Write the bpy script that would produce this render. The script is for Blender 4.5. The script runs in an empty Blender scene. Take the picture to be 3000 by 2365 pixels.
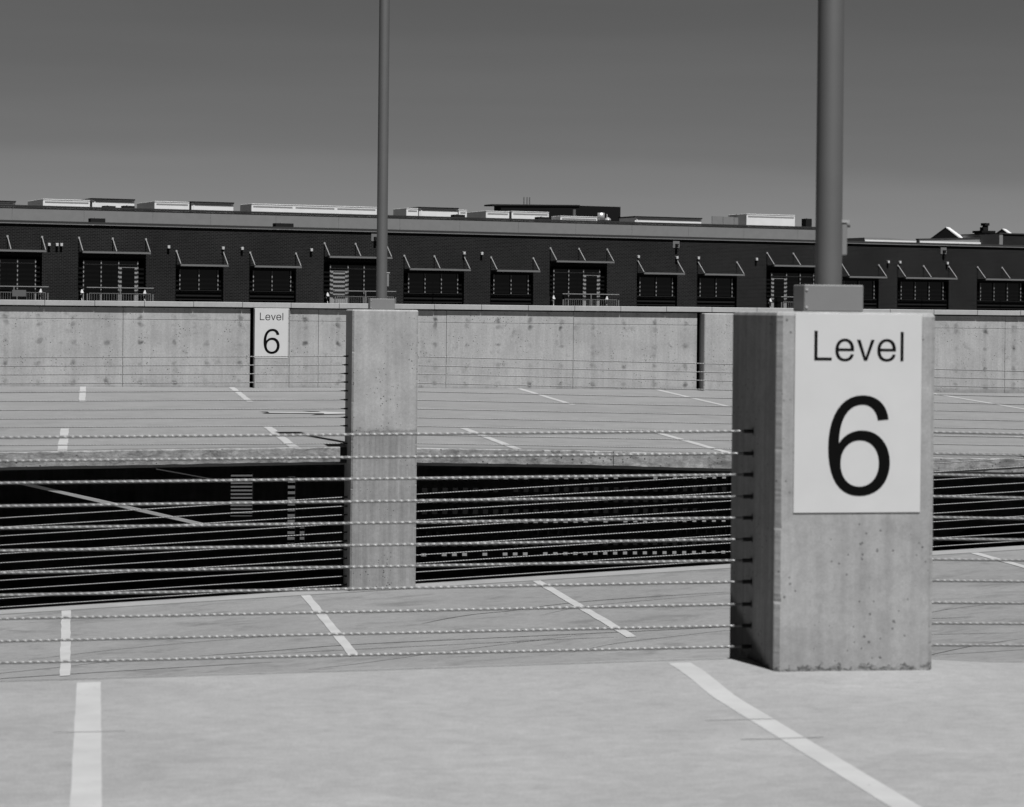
import bpy, bmesh, math, random
from mathutils import Vector, Matrix
random.seed(7)
R = math.radians
scn = bpy.context.scene
COL = scn.collection
EYE = 1.65                                   # eye height above the near deck

# ------------------------------------------------------------------ camera, sky, sun, exposure
HEAD = 0.190                                 # camera heading, clockwise from +Y
cam_d = bpy.data.cameras.new('camera')
cam_d.sensor_fit = 'HORIZONTAL'; cam_d.sensor_width = 36.0; cam_d.lens = 85.0
cam_d.shift_y = -(1182.5 - 909.9) / 3000.0
cam_d.clip_start = 0.1; cam_d.clip_end = 5000
cam_d.dof.use_dof = True; cam_d.dof.focus_distance = 38.0; cam_d.dof.aperture_fstop = 6.3
cam = bpy.data.objects.new('camera', cam_d); COL.objects.link(cam)
cam.matrix_world = (Matrix.Translation((0, 0, EYE)) @ Matrix.Rotation(-HEAD, 4, 'Z')
                    @ Matrix.Rotation(R(90), 4, 'X') @ Matrix.Rotation(0.0103, 4, 'Z'))
scn.camera = cam

SUN_AZ, SUN_EL = R(13.4), R(64)              # azimuth measured from -Y towards +X (behind the viewer, right)
sv = Vector((math.sin(SUN_AZ) * math.cos(SUN_EL), -math.cos(SUN_AZ) * math.cos(SUN_EL), math.sin(SUN_EL)))
sun_d = bpy.data.lights.new('sun', 'SUN'); sun_d.energy = 4.8; sun_d.angle = R(0.53); sun_d.color = (1, 1, 1)
sun = bpy.data.objects.new('sun', sun_d); COL.objects.link(sun)
sun.rotation_euler = sv.to_track_quat('Z', 'Y').to_euler()

world = bpy.data.worlds.new('World'); scn.world = world; world.use_nodes = True
wt = world.node_tree; wt.nodes.clear()
def wn(t, **k):
    n = wt.nodes.new(t)
    for a, b in k.items(): setattr(n, a, b)
    return n
w_out = wn('ShaderNodeOutputWorld'); w_bg = wn('ShaderNodeBackground')
w_sky = wn('ShaderNodeTexSky', sky_type='NISHITA'); w_sky.sun_disc = False
w_sky.sun_elevation = SUN_EL; w_sky.sun_rotation = math.pi - SUN_AZ
w_sky.altitude = 1500; w_sky.air_density = 1.0; w_sky.dust_density = 0.6; w_sky.ozone_density = 1.0
# black-and-white film behind a red filter: only the sky's red light is recorded
w_sep = wn('ShaderNodeSeparateColor'); w_mul = wn('ShaderNodeMath', operation='MULTIPLY')
w_tc = wn('ShaderNodeTexCoord'); w_map = wn('ShaderNodeMapping'); w_map.inputs['Scale'].default_value = (1.6, 1.6, 22)
w_map.inputs['Rotation'].default_value = (R(0), R(2.0), 0)
w_noi = wn('ShaderNodeTexNoise'); w_noi.inputs['Scale'].default_value = 2.2; w_noi.inputs['Detail'].default_value = 7
w_rmp = wn('ShaderNodeMapRange'); w_rmp.inputs['From Min'].default_value = .42; w_rmp.inputs['From Max'].default_value = .72
w_rmp.inputs['To Min'].default_value = 0.415; w_rmp.inputs['To Max'].default_value = 0.445
wt.links.new(w_tc.outputs['Generated'], w_map.inputs['Vector']); wt.links.new(w_map.outputs[0], w_noi.inputs['Vector'])
wt.links.new(w_noi.outputs['Fac'], w_rmp.inputs['Value'])
# thin high veil of cloud whose upper edge sinks slowly towards the right
w_xyz = wn('ShaderNodeSeparateXYZ'); wt.links.new(w_tc.outputs['Generated'], w_xyz.inputs[0])
w_n2 = wn('ShaderNodeTexNoise'); w_n2.inputs['Scale'].default_value = 5.0; w_n2.inputs['Detail'].default_value = 5; wt.links.new(w_tc.outputs['Generated'], w_n2.inputs['Vector'])
w_a = wn('ShaderNodeMath', operation='MULTIPLY_ADD'); wt.links.new(w_xyz.outputs[0], w_a.inputs[0]); w_a.inputs[1].default_value = .037; wt.links.new(w_xyz.outputs[2], w_a.inputs[2])
w_b = wn('ShaderNodeMath', operation='MULTIPLY_ADD'); wt.links.new(w_n2.outputs['Fac'], w_b.inputs[0]); w_b.inputs[1].default_value = .030; wt.links.new(w_a.outputs[0], w_b.inputs[2])
w_v = wn('ShaderNodeMapRange', interpolation_type='SMOOTHSTEP'); wt.links.new(w_b.outputs[0], w_v.inputs['Value'])
w_v.inputs['From Min'].default_value = .079; w_v.inputs['From Max'].default_value = .088; w_v.inputs['To Min'].default_value = 1.09; w_v.inputs['To Max'].default_value = 1.0
w_m2 = wn('ShaderNodeMath', operation='MULTIPLY'); wt.links.new(w_rmp.outputs[0], w_m2.inputs[0]); wt.links.new(w_v.outputs[0], w_m2.inputs[1])
wt.links.new(w_sky.outputs[0], w_sep.inputs[0]); wt.links.new(w_sep.outputs[0], w_mul.inputs[0]); wt.links.new(w_m2.outputs[0], w_mul.inputs[1])
wt.links.new(w_mul.outputs[0], w_bg.inputs['Color']); wt.links.new(w_bg.outputs[0], w_out.inputs['Surface'])
w_bg.inputs['Strength'].default_value = 0.05
vs = scn.view_settings
vs.view_transform = 'Standard'; vs.look = 'None'; vs.exposure = 0.65; vs.gamma = 1.0; vs.use_curve_mapping = False
scn.render.engine = 'CYCLES'
scn.cycles.max_bounces = 6

# ------------------------------------------------------------------ material helpers
class NT:
    def __init__(self, name):
        self.m = bpy.data.materials.new(name); self.m.use_nodes = True
        self.t = self.m.node_tree; self.t.nodes.clear()
        self.out = self.t.nodes.new('ShaderNodeOutputMaterial')
        self.b = self.t.nodes.new('ShaderNodeBsdfPrincipled')
        self.t.links.new(self.b.outputs[0], self.out.inputs[0])
    def n(self, typ, ins=None, **k):
        x = self.t.nodes.new(typ)
        for a, v in k.items(): setattr(x, a, v)
        for a, v in (ins or {}).items(): self.put(x.inputs[a], v)
        return x
    def put(self, sock, v):
        if hasattr(v, 'is_linked') or isinstance(v, bpy.types.NodeSocket): self.t.links.new(v, sock)
        else: sock.default_value = v
    def math(self, op, a, b=None, c=None, clamp=False):
        x = self.t.nodes.new('ShaderNodeMath'); x.operation = op; x.use_clamp = clamp
        for i, v in enumerate((a, b, c)):
            if v is not None: self.put(x.inputs[i], v)
        return x.outputs[0]
    def pos(self): return self.n('ShaderNodeNewGeometry').outputs['Position']
    def obj(self): return self.n('ShaderNodeTexCoord').outputs['Object']
    def vmul(self, v, s):
        x = self.n('ShaderNodeVectorMath', operation='MULTIPLY'); self.put(x.inputs[0], v); x.inputs[1].default_value = s
        return x.outputs[0]
    def noise(self, v, scale, detail=5, rough=.55, dist=0.0):
        x = self.n('ShaderNodeTexNoise', {'Vector': v, 'Scale': scale, 'Detail': detail, 'Roughness': rough, 'Distortion': dist})
        return x.outputs['Fac']
    def remap(self, v, a, b, c, d, smooth=False):
        x = self.n('ShaderNodeMapRange', {'Value': v, 'From Min': a, 'From Max': b, 'To Min': c, 'To Max': d})
        if smooth: x.interpolation_type = 'SMOOTHSTEP'
        return x.outputs[0]
    def finish(self, val, rough=.8, metallic=0., spec=.3, bump=None, bump_s=.2, bump_d=.01):
        self.put(self.b.inputs['Base Color'], val) if not isinstance(val, float) else self.b.inputs['Base Color'].__setattr__('default_value', (val, val, val, 1))
        self.put(self.b.inputs['Roughness'], rough); self.b.inputs['Metallic'].default_value = metallic
        self.b.inputs['Specular IOR Level'].default_value = spec
        if bump is not None:
            bp = self.n('ShaderNodeBump', {'Height': bump, 'Strength': bump_s, 'Distance': bump_d})
            self.t.links.new(bp.outputs[0], self.b.inputs['Normal'])
        return self.m

def plain(name, v, rough=.6, metallic=0., spec=.4, var=.06, scale=9):
    t = NT(name); k = t.noise(t.pos(), scale, 4)
    return t.finish(t.math('MULTIPLY', t.remap(k, .25, .75, 1 - var, 1 + var), v), rough, metallic, spec)

def concrete(name, base, mott=.14, mscale=1.1, streak=.06, pores=.6, pore_scale=26, grain=.10, extra=None, rough=.85, bump=.25):
    """cast concrete: cloudy mottling, run-down streaks, small air holes, grain"""
    t = NT(name); p = t.pos()
    v = t.remap(t.noise(p, mscale, 8, .62, .3), .3, .7, 1 - mott, 1 + mott)
    st = t.remap(t.noise(t.vmul(p, (7, 7, .35)), 1.6, 5, .6), .35, .7, 1 + streak * .6, 1 - streak)
    v = t.math('MULTIPLY', v, st)
    gr = t.noise(p, 95, 3, .7)
    v = t.math('MULTIPLY', v, t.remap(gr, .25, .75, 1 - grain, 1 + grain))
    v = t.math('MULTIPLY', v, t.remap(t.noise(p, 27, 4, .7), .28, .72, 1 - grain * .9, 1 + grain * .9))
    vo = t.n('ShaderNodeTexVoronoi', {'Vector': p, 'Scale': pore_scale, 'Randomness': 1.0})
    gate = t.remap(t.noise(p, 3.1, 3), .40, .62, .03, .18)           # holes gather in patches
    hole = t.math('LESS_THAN', vo.outputs['Distance'], gate)
    v = t.math('MULTIPLY', v, t.math('SUBTRACT', 1.0, t.math('MULTIPLY', hole, pores)))
    v = t.math('MULTIPLY', v, base)
    if extra: v = extra(t, p, v)
    h = t.math('SUBTRACT', t.math('MULTIPLY', gr, .4), hole)
    return t.finish(v, rough, 0, .25, h, bump, .004)

def deckmat(name, base, blotch=.16, dark=.12, seed=0.):
    t = NT(name); p = t.pos()
    q = t.vmul(p, (1.0, 1.0, 1.0)); q = t.n('ShaderNodeVectorMath', {0: q}, operation='ADD'); q.inputs[1].default_value = (seed, seed * .7, 0); q = q.outputs[0]
    v = t.remap(t.noise(q, .55, 7, .6, .5), .3, .7, 1 - blotch, 1 + blotch * .8)
    wipe = t.remap(t.noise(t.vmul(q, (.8, 1.2, 1)), 1.7, 6, .62, .8), .52, .72, 1., 1 - dark)
    v = t.math('MULTIPLY', v, wipe)
    scuff = t.remap(t.noise(t.vmul(q, (1.0, 2.6, 1)), 2.5, 8, .7), .58, .75, 1., 1 - dark * .9)
    v = t.math('MULTIPLY', v, scuff)
    pale = t.remap(t.noise(t.vmul(q, (.5, 1.1, 1)), .9, 5, .5, 1.0), .6, .75, 1., 1.10)
    v = t.math('MULTIPLY', v, pale)
    v = t.math('MULTIPLY', v, t.remap(t.noise(q, 3.1, 6, .65, 1.2), .3, .7, .94, 1.06))
    spot = t.n('ShaderNodeTexVoronoi', {'Vector': q, 'Scale': 1.7, 'Randomness': 1.0}).outputs['Distance']
    spot = t.remap(t.math('ADD', spot, t.math('MULTIPLY', t.noise(q, 9, 4), .10)), .075, .12, 1 - dark * .8, 1., True)
    v = t.math('MULTIPLY', v, spot)
    gr = t.noise(p, 120, 3, .7)
    v = t.math('MULTIPLY', v, t.remap(gr, .25, .75, .78, 1.22))
    v = t.math('MULTIPLY', v, t.remap(t.noise(t.vmul(p, (.7, 1.2, 1)), 18, 5, .7), .28, .72, .88, 1.12))
    return t.finish(t.math('MULTIPLY', v, base), .8, 0, .25, gr, .2, .004)

def near_extra(t, p, v):
    s = t.n('ShaderNodeSeparateXYZ', {0: p}); z = s.outputs['Z']
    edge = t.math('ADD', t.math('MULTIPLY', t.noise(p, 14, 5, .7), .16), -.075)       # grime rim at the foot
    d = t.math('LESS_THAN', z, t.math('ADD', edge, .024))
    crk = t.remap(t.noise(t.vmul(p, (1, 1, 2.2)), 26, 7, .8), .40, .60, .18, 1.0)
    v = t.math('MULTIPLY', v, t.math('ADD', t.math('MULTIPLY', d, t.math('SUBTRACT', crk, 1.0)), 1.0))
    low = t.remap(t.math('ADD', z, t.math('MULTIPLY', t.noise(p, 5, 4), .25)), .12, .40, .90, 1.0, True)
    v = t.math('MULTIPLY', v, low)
    x, y = s.outputs['X'], s.outputs['Y']                    # wedge of shade painted at the foot of the left face
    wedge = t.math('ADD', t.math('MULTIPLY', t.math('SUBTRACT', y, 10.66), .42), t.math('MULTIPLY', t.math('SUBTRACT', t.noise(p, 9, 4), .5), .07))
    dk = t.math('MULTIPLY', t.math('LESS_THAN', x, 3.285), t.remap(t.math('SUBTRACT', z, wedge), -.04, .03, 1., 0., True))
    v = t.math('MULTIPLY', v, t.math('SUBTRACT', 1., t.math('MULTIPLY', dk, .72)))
    run = t.math('MULTIPLY', t.math('LESS_THAN', x, 3.285), t.remap(t.noise(t.vmul(p, (1, 16, .6)), 1.5, 5), .35, .7, .32, .16))  # streaky darkening over the whole left face, painted to deepen its shade
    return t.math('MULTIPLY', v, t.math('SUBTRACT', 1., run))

def mid_extra(t, p, v):
    s = t.n('ShaderNodeSeparateXYZ', {0: p}); z = s.outputs['Z']
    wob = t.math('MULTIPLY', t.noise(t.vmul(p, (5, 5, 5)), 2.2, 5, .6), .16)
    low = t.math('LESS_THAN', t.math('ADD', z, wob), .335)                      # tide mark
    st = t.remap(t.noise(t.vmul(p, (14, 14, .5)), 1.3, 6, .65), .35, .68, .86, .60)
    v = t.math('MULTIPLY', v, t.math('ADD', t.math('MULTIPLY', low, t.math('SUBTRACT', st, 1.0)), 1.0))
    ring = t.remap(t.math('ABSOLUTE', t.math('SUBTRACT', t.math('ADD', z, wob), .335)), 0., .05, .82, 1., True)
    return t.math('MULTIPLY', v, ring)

def wall_extra(t, p, v):
    # formwork tie stains: a regular grid of dark blots, each with its own strength and drip
    s = t.n('ShaderNodeSeparateXYZ', {0: p}); x, z = s.outputs['X'], s.outputs['Z']
    xw = t.math('ADD', x, t.math('MULTIPLY', t.math('SUBTRACT', t.noise(p, 5, 4), .5), .17))
    zw = t.math('ADD', z, t.math('MULTIPLY', t.math('SUBTRACT', t.noise(p, 6.3, 4), .5), .20))
    g = t.math('SUBTRACT', t.math('FRACT', t.math('ADD', t.math('DIVIDE', t.math('SUBTRACT', xw, 1.08), .607), .5)), .5)
    dx = t.math('MULTIPLY', t.math('MULTIPLY', g, .607), 1.0)
    dx2 = t.math('MULTIPLY', dx, dx)
    acc = None
    for zr in (-.20, -.32, -.66, -1.05, -1.38):
        dz = t.math('SUBTRACT', zw, zr + EYE)
        r = t.math('SQRT', t.math('ADD', dx2, t.math('MULTIPLY', dz, dz)))
        b = t.remap(r, .015, .075, 1., 0., True)
        acc = b if acc is None else t.math('MAXIMUM', acc, b)
    drip = t.math('MULTIPLY', t.remap(t.math('ABSOLUTE', dx), .01, .07, 1., 0., True), t.remap(t.noise(t.vmul(p, (2.2, 1, .5)), 1.1, 3), .45, .65, .0, .4))
    acc = t.math('MAXIMUM', acc, drip)
    amt = t.remap(t.noise(t.vmul(p, (1, 1, 1.4)), 2.6, 5), .40, .66, .10, .72)
    v = t.math('MULTIPLY', v, t.math('SUBTRACT', 1., t.math('MULTIPLY', acc, amt)))
    blot = t.remap(t.noise(p, 4.2, 6, .6), .60, .72, 1., .68)
    v = t.math('MULTIPLY', v, blot)
    foot = t.remap(t.math('ADD', z, t.math('MULTIPLY', t.noise(p, 3, 5), .14)), .22, .32, .72, 1., True)
    return t.math('MULTIPLY', v, foot)

def edge_extra(t, p, v):
    a = t.remap(t.noise(t.vmul(p, (1, 1, 2.5)), 5.5, 9, .75, .6), .38, .66, .42, 1.15)
    return t.math('MULTIPLY', v, a)

M = {}
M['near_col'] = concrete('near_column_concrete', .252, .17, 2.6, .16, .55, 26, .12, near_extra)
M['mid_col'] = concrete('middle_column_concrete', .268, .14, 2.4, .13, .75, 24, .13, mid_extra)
M['far_col'] = concrete('far_column_concrete', .272, .13, 2.4, .09, .75, 20, .14)
M['wall'] = concrete('parapet_concrete', .278, .13, 1.6, .11, .75, 18, .14, wall_extra)
M['edge'] = concrete('weathered_slab_edge', .235, .22, 3.0, .16, .8, 16, .2, edge_extra)
M['coping'] = concrete('coping_concrete', .285, .08, 1.5, .03, .3, 30, .08)
M['deck_a'] = deckmat('near_deck_coating', .203, .10, .11, 3.)
M['deck_b'] = deckmat('ramp_coating', .156, .13, .34, 11.)
M['deck_c'] = deckmat('far_deck_coating', .160, .09, .16, 23.)
M['lip'] = concrete('ramp_lip_concrete', 0.195, .10, 2.0, 0.0, .3, 20, .06)
M['dark_conc'] = concrete('lower_level_concrete', .30, .2, 1.0, .1)
pt = NT('line_paint'); pp = pt.pos()
wear = pt.remap(pt.noise(pp, 30, 7, .75), .60, .68, 0., .55)
pv = pt.math('MULTIPLY', pt.remap(pt.noise(pp, 4, 5), .3, .7, .26, .31), pt.math('SUBTRACT', 1., pt.math('MULTIPLY', wear, pt.remap(pt.noise(pp, 1.3, 3), .4, .65, .1, .8))))
M['paint'] = pt.finish(pv, .7, 0, .3)
M['arrow_black'] = plain('arrow_outline_paint', 0.01, .7)
M['hair'] = plain('hairline_dirt', .185, .8)
M['crack'] = plain('crack_sealant', 0.012, .7)
M['sign'] = plain('sign_panel', .435, .45, 0, .4, .03, 5)
M['ink'] = plain('sign_lettering', .003, .6, 0, .05)
M['steel'] = plain('galvanised_strand', .135, .40, .0, .45, .3, 60)
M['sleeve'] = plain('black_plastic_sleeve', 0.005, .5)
M['pole'] = plain('pole_paint', .058, .60, .0, 1.0, .05, 7)
M['cover'] = plain('pole_base_paint', 0.145, .5, 0, .4, .04, 7)
M['bolt'] = plain('bolt_steel', 0.5, .3, .6)
M['white'] = plain('white_metal', 0.54, .5, 0, .4, .05, 2)
M['trim'] = plain('unit_trim_grey', 0.2, .5)
M['lid'] = plain('dark_lid', 0.012, .85, 0, .06)
M['panel'] = plain('grey_parapet_panel', 0.143, .8, 0, .2, .06, 3)
M['cap'] = plain('dark_cap_metal', 0.033, .85, 0, .06)
M['capline'] = plain('pale_drip_edge', 0.16, .5)
M['canopy'] = plain('canopy_metal', 0.12, .5, .0, .4, .05, 5)
M['slat'] = plain('canopy_slat_metal', 0.03, .85, 0, .06)
M['strut'] = plain('strut_metal', 0.21, .45, .0, .4)
M['frame'] = plain('window_frame_metal', 0.21, .5, 0, .4)
M['infill'] = plain('dark_infill', 0.004, .85, 0, .06)
M['rail'] = plain('railing_metal', 0.13, .45)
M['dark'] = plain('dark_cladding', 0.007, .85, 0, .06)
M['mid'] = plain('mid_grey_cladding', 0.08, .8)
M['ground'] = concrete('ground_asphalt', 0.04, .2, .05, 0, 0)
M['lampw'] = plain('lamp_housing_white', .40, .5)
M['low_wall'] = concrete('lower_wall_concrete', .20, .25, 1.6, .2)
M['carpaint'] = plain('dark_car_paint', 0.008, .12, 0, .6, .02)
M['rubber'] = plain('tyre_rubber', 0.01, .8)
M['chrome'] = plain('car_trim', 0.4, .2, .9)

g = NT('window_glass'); M['glass'] = g.finish(.0015, .08, 0, .25)
b = NT('dark_brick')
bt = b.n('ShaderNodeTexBrick', {'Scale': 1.0, 'Mortar Size': .014, 'Mortar Smooth': .2, 'Brick Width': .215, 'Row Height': .0725,
                                'Color1': (.0045, .0045, .0045, 1), 'Color2': (.0100, .0100, .0100, 1), 'Mortar': (.030, .030, .030, 1), 'Bias': -.1})
oc = b.obj(); sx = b.n('ShaderNodeSeparateXYZ', {0: oc}); cx = b.n('ShaderNodeCombineXYZ', {0: sx.outputs[0], 1: sx.outputs[2], 2: sx.outputs[1]})
b.t.links.new(cx.outputs[0], bt.inputs['Vector'])
nz = b.remap(b.noise(oc, .35, 5), .3, .7, .82, 1.15)
mx = b.n('ShaderNodeVectorMath', operation='SCALE'); b.t.links.new(bt.outputs['Color'], mx.inputs[0]); b.t.links.new(nz, mx.inputs['Scale'])
M['brick'] = b.finish(mx.outputs[0], .9, 0, .06, bt.outputs['Fac'], -.4, .01)

# ------------------------------------------------------------------ mesh helpers
class MB:
    def __init__(s): s.v = []; s.f = []
    def box(s, x0, x1, y0, y1, z0, z1):
        n = len(s.v)
        s.v += [(x, y, z) for z in (z0, z1) for y in (y0, y1) for x in (x0, x1)]
        s.f += [tuple(n + i for i in q) for q in ((0, 2, 3, 1), (4, 5, 7, 6), (0, 1, 5, 4), (2, 6, 7, 3), (0, 4, 6, 2), (1, 3, 7, 5))]
        return s
    def bar(s, a, b, r, sides=8, r2=None):
        a, b = Vector(a), Vector(b); d = (b - a).normalized(); r2 = r if r2 is None else r2
        u = d.orthogonal().normalized(); w = d.cross(u); n = len(s.v)
        for c, rr in ((a, r), (b, r2)):
            for i in range(sides):
                t = 2 * math.pi * i / sides; s.v.append(tuple(c + (u * math.cos(t) + w * math.sin(t)) * rr))
        for i in range(sides):
            j = (i + 1) % sides; s.f.append((n + i, n + j, n + sides + j, n + sides + i))
        s.f.append(tuple(n + i for i in reversed(range(sides)))); s.f.append(tuple(n + sides + i for i in range(sides)))
        return s
    def prism(s, poly, axis, c0, c1):
        """extrude a 2-D polygon; axis 'y': poly=(x,z), 'x': poly=(y,z), 'z': poly=(x,y)"""
        def P(p, c): return (p[0], c, p[1]) if axis == 'y' else (c, p[0], p[1]) if axis == 'x' else (p[0], p[1], c)
        n = len(s.v); k = len(poly)
        s.v += [P(p, c0) for p in poly] + [P(p, c1) for p in poly]
        s.f += [(n + i, n + (i + 1) % k, n + k + (i + 1) % k, n + k + i) for i in range(k)]
        s.f += [tuple(n + i for i in reversed(range(k))), tuple(n + k + i for i in range(k))]
        return s
    def build(s, name, mat, parent=None, smooth=False, bevel=0.0):
        me = bpy.data.meshes.new(name); me.from_pydata(s.v, [], s.f); me.update()
        bm = bmesh.new(); bm.from_mesh(me); bmesh.ops.recalc_face_normals(bm, faces=bm.faces)
        if bevel: bmesh.ops.bevel(bm, geom=list(bm.edges), offset=bevel, segments=1, affect='EDGES')
        bm.to_mesh(me); bm.free()
        return link(name, me, mat, parent, smooth)
def link(name, me, mat, parent=None, smooth=False):
    if mat is not None and not me.materials: me.materials.append(M[mat])
    if smooth:
        for p in me.polygons: p.use_smooth = True
    o = bpy.data.objects.new(name, me); COL.objects.link(o)
    if parent is not None: o.parent = parent
    return o
def tag(o, label, cat, group=None):
    o['label'] = label; o['category'] = cat
    if group: o['group'] = group
    return o
def empty(name, loc=(0, 0, 0), rz=0.0, parent=None):
    o = bpy.data.objects.new(name, None); COL.objects.link(o); o.location = loc; o.rotation_euler = (0, 0, rz); o.empty_display_size = .2
    if parent is not None: o.parent = parent
    return o
def structure(o): o['kind'] = 'structure'; return o
def lerp_tab(x, tab):
    if x <= tab[0][0]: return tab[0][1]
    for (a, va), (b_, vb) in zip(tab, tab[1:]):
        if x <= b_: return va + (vb - va) * (x - a) / (b_ - a)
    return tab[-1][1]
def sstep(a, b_, x):
    t = min(1, max(0, (x - a) / (b_ - a))); return t * t * (3 - 2 * t)
def frange(a, b_, st):
    n = max(1, round((b_ - a) / st)); return [a + (b_ - a) * i / n for i in range(n + 1)]

# ------------------------------------------------------------------ deck surfaces (heights above the near deck)
EA = [(-8, -.075), (-.2, -.033), (1.38, -.013), (3.2, .016), (4.1, .008), (4.34, -.022), (4.81, -.033), (9, -.07)]
def zA(x, y): return -.018 * (1 - sstep(10.05, 10.75, y)) + (lerp_tab(x, EA) * sstep(10.05, 10.75, y))
def zB(x, y): return -1.61 + .0513 * (x - 3.38)
EC = [(-12, -.13), (-.5, -.035), (3.37, .025), (4.29, .01), (6.2, -.02), (8.07, -.07), (10.6, -.11), (14, -.16), (30, -.3)]
EW = [(-12, .18), (9, .175), (17, .13), (30, .06)]
def zC(x, y):
    k = (y - 27.9) / 16.9
    return lerp_tab(x, EC) * (1 - k) + lerp_tab(x, EW) * k
def sheet(name, mat, zf, x0, x1, ys, depth, parent=None, step=.5):
    xs = frange(x0, x1, step); v = []; f = []
    for y in ys:
        for x in xs: v.append((x, y, zf(x, y)))
    nx = len(xs)
    for j in range(len(ys) - 1):
        for i in range(nx - 1):
            a = j * nx + i; f.append((a, a + 1, a + nx + 1, a + nx))
    # skirt down to 'depth' below, and a bottom
    rim = [i for i in range(nx)] + [j * nx + nx - 1 for j in range(1, len(ys))] + [(len(ys) - 1) * nx + i for i in range(nx - 2, -1, -1)] + [j * nx for j in range(len(ys) - 2, 0, -1)]
    b0 = len(v)
    for r in rim: x, y, z = v[r]; v.append((x, y, depth(x, y)))
    k = len(rim)
    for i in range(k): f.append((rim[i], b0 + i, b0 + (i + 1) % k, rim[(i + 1) % k]))
    m = MB(); m.v = v; m.f = f
    return m.build(name, mat, parent, True)
def shade_auto(o, ang=30):
    me = o.data
    bm = bmesh.new(); bm.from_mesh(me)
    for e in bm.edges: e.smooth = len(e.link_faces) == 2 and e.calc_face_angle(0) < R(ang)
    bm.to_mesh(me); bm.free()
    return o

ground = structure(MB().box(-1500, 1500, -1500, 1800, -19.0, -18.4).build('ground', 'ground'))
deck_a = structure(shade_auto(sheet('near_parking_deck', 'deck_a', zA, -12, 20, [-8, 0, 4, 7, 9, 9.6] + frange(10, 11.07, .1), lambda x, y: -4.5)))
ramp = structure(shade_auto(sheet('parking_ramp', 'deck_b', zB, -12, 26, [11.3, 16, 20, 24, 27.56], lambda x, y: -4.5)))
structure_lip = shade_auto(sheet('kerb_lip', 'lip', lambda x, y: zB(x, y) + .012, -12, 26, [27.564, 27.95], lambda x, y: -4.5, ramp))
deck_c = structure(shade_auto(sheet('far_parking_deck', 'deck_c', zC, -12, 30, [28.17] + frange(29, 44.95, 1.0), lambda x, y: zC(x, y) - .2)))
# weathered slab edge in cast lengths
for (a, b_) in ((-12, -4.2), (-4.2, 3.365), (4.218, 6.62), (6.62, 12.2), (12.2, 30)):
    xs = frange(a + .004, b_ - .004, .12); m = MB(); rnd = random.Random(int(a * 10) + 99)
    for x in xs:
        j = rnd.uniform(-.006, .004); zt = zC(x, 28) + .022
        m.v += [(x, 27.955 + rnd.uniform(-.003, .003), zt - .172 + rnd.uniform(-.004, .004)), (x, 27.955 + rnd.uniform(-.003, .003), zt - .012 + j), (x, 27.967, zt + j * .5), (x, 28.19, zt - .012), (x, 28.085, zt - .172)]
    for i in range(len(xs) - 1):
        o_ = i * 5
        for k in range(5): m.f.append((o_ + k, o_ + 5 + k, o_ + 5 + (k + 1) % 5, o_ + (k + 1) % 5))
    n_ = len(m.v); m.f += [tuple(range(5)), tuple(n_ - 5 + i for i in range(5))]
    m.build('slab_edge', 'edge', deck_c)
MB().box(3.368, 3.444, 28.02, 28.32, zC(3.4, 28) - .17, zC(3.4, 28) + .012).build('gap_shade_block', 'sleeve', deck_c)  # added black block standing in for deep shade in the column gap
lower = structure(MB().box(-12, 30, 28.2, 45, -3.5, -3.16).build('lower_parking_deck', 'dark_conc'))
MB().box(-12, -11.7, 28.1, 45, -3.15, -.25).build('light_block_wall', 'dark_conc', lower)  # unseen wall added to block daylight and keep the lower level dark
base = structure(MB().box(-12, 30, -8, 45, -18.3, -4.52).build('garage_base', 'dark_conc'))

# painted stall lines: real width, following the deck, a little crooked at the edges
def stall(parent, zf, x0, y0, x1, y1, w, off=.005, mat='paint', name='stall_line', jit=.006, step=.3):
    ys = frange(y0, y1, step); m = MB(); rnd = random.Random(int(x0 * 100 + y0))
    for i, y in enumerate(ys):
        t = (y - y0) / (y1 - y0); c = x0 + (x1 - x0) * t
        a = c - w / 2 + rnd.uniform(-jit, jit); b_ = c + w / 2 + rnd.uniform(-jit, jit)
        m.v += [(a, y, zf(a, y) + off), (b_, y, zf(b_, y) + off)]
    for i in range(len(ys) - 1): m.f.append((2 * i, 2 * i + 1, 2 * i + 3, 2 * i + 2))
    return m.build(name, mat, parent)
PITCH = 2.67
for k in (-2, -1, 0, 1, 2):
    stall(deck_a, zA, .100 + 2.748 * k, 6.0, .20 + 2.715 * k, 10.94, .105, .0015, jit=.0012, step=.11)
for k in range(-3, 6):
    stall(ramp, zB, .20 + 2.69 * k, 22.72, .245 + 2.69 * k, 27.695, .10)
    if k != 4: stall(deck_c, zC, .19 + 2.665 * k, 28.2, .245 + 2.665 * k, 32.4, .11)
for k in range(-3, 9):
    if k == 2: continue
    stall(deck_c, zC, .565 + 2.675 * k, 39.2, .66 + 2.70 * k, 44.75, .105)
# direction arrow on the far aisle: white with a black rim
def flat(parent, zf, pts, mat, name, off):
    m = MB(); m.v = [(x, y, zf(x, y) + off) for x, y in pts]; m.f = [tuple(range(len(pts)))]
    return m.build(name, mat, parent)
flat(deck_c, zC, [(3.12, 35.62), (3.95, 35.62), (3.80, 35.25), (4.72, 35.86), (3.80, 36.45), (3.95, 36.14), (3.12, 36.14), (3.24, 35.88)], 'arrow_black', 'arrow_outline', .005)
flat(deck_c, zC, [(3.24, 35.72), (4.05, 35.72), (4.02, 35.48), (4.60, 35.86), (4.02, 36.24), (4.05, 36.02), (3.24, 36.02)], 'paint', 'arrow_marking', .009)
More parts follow.
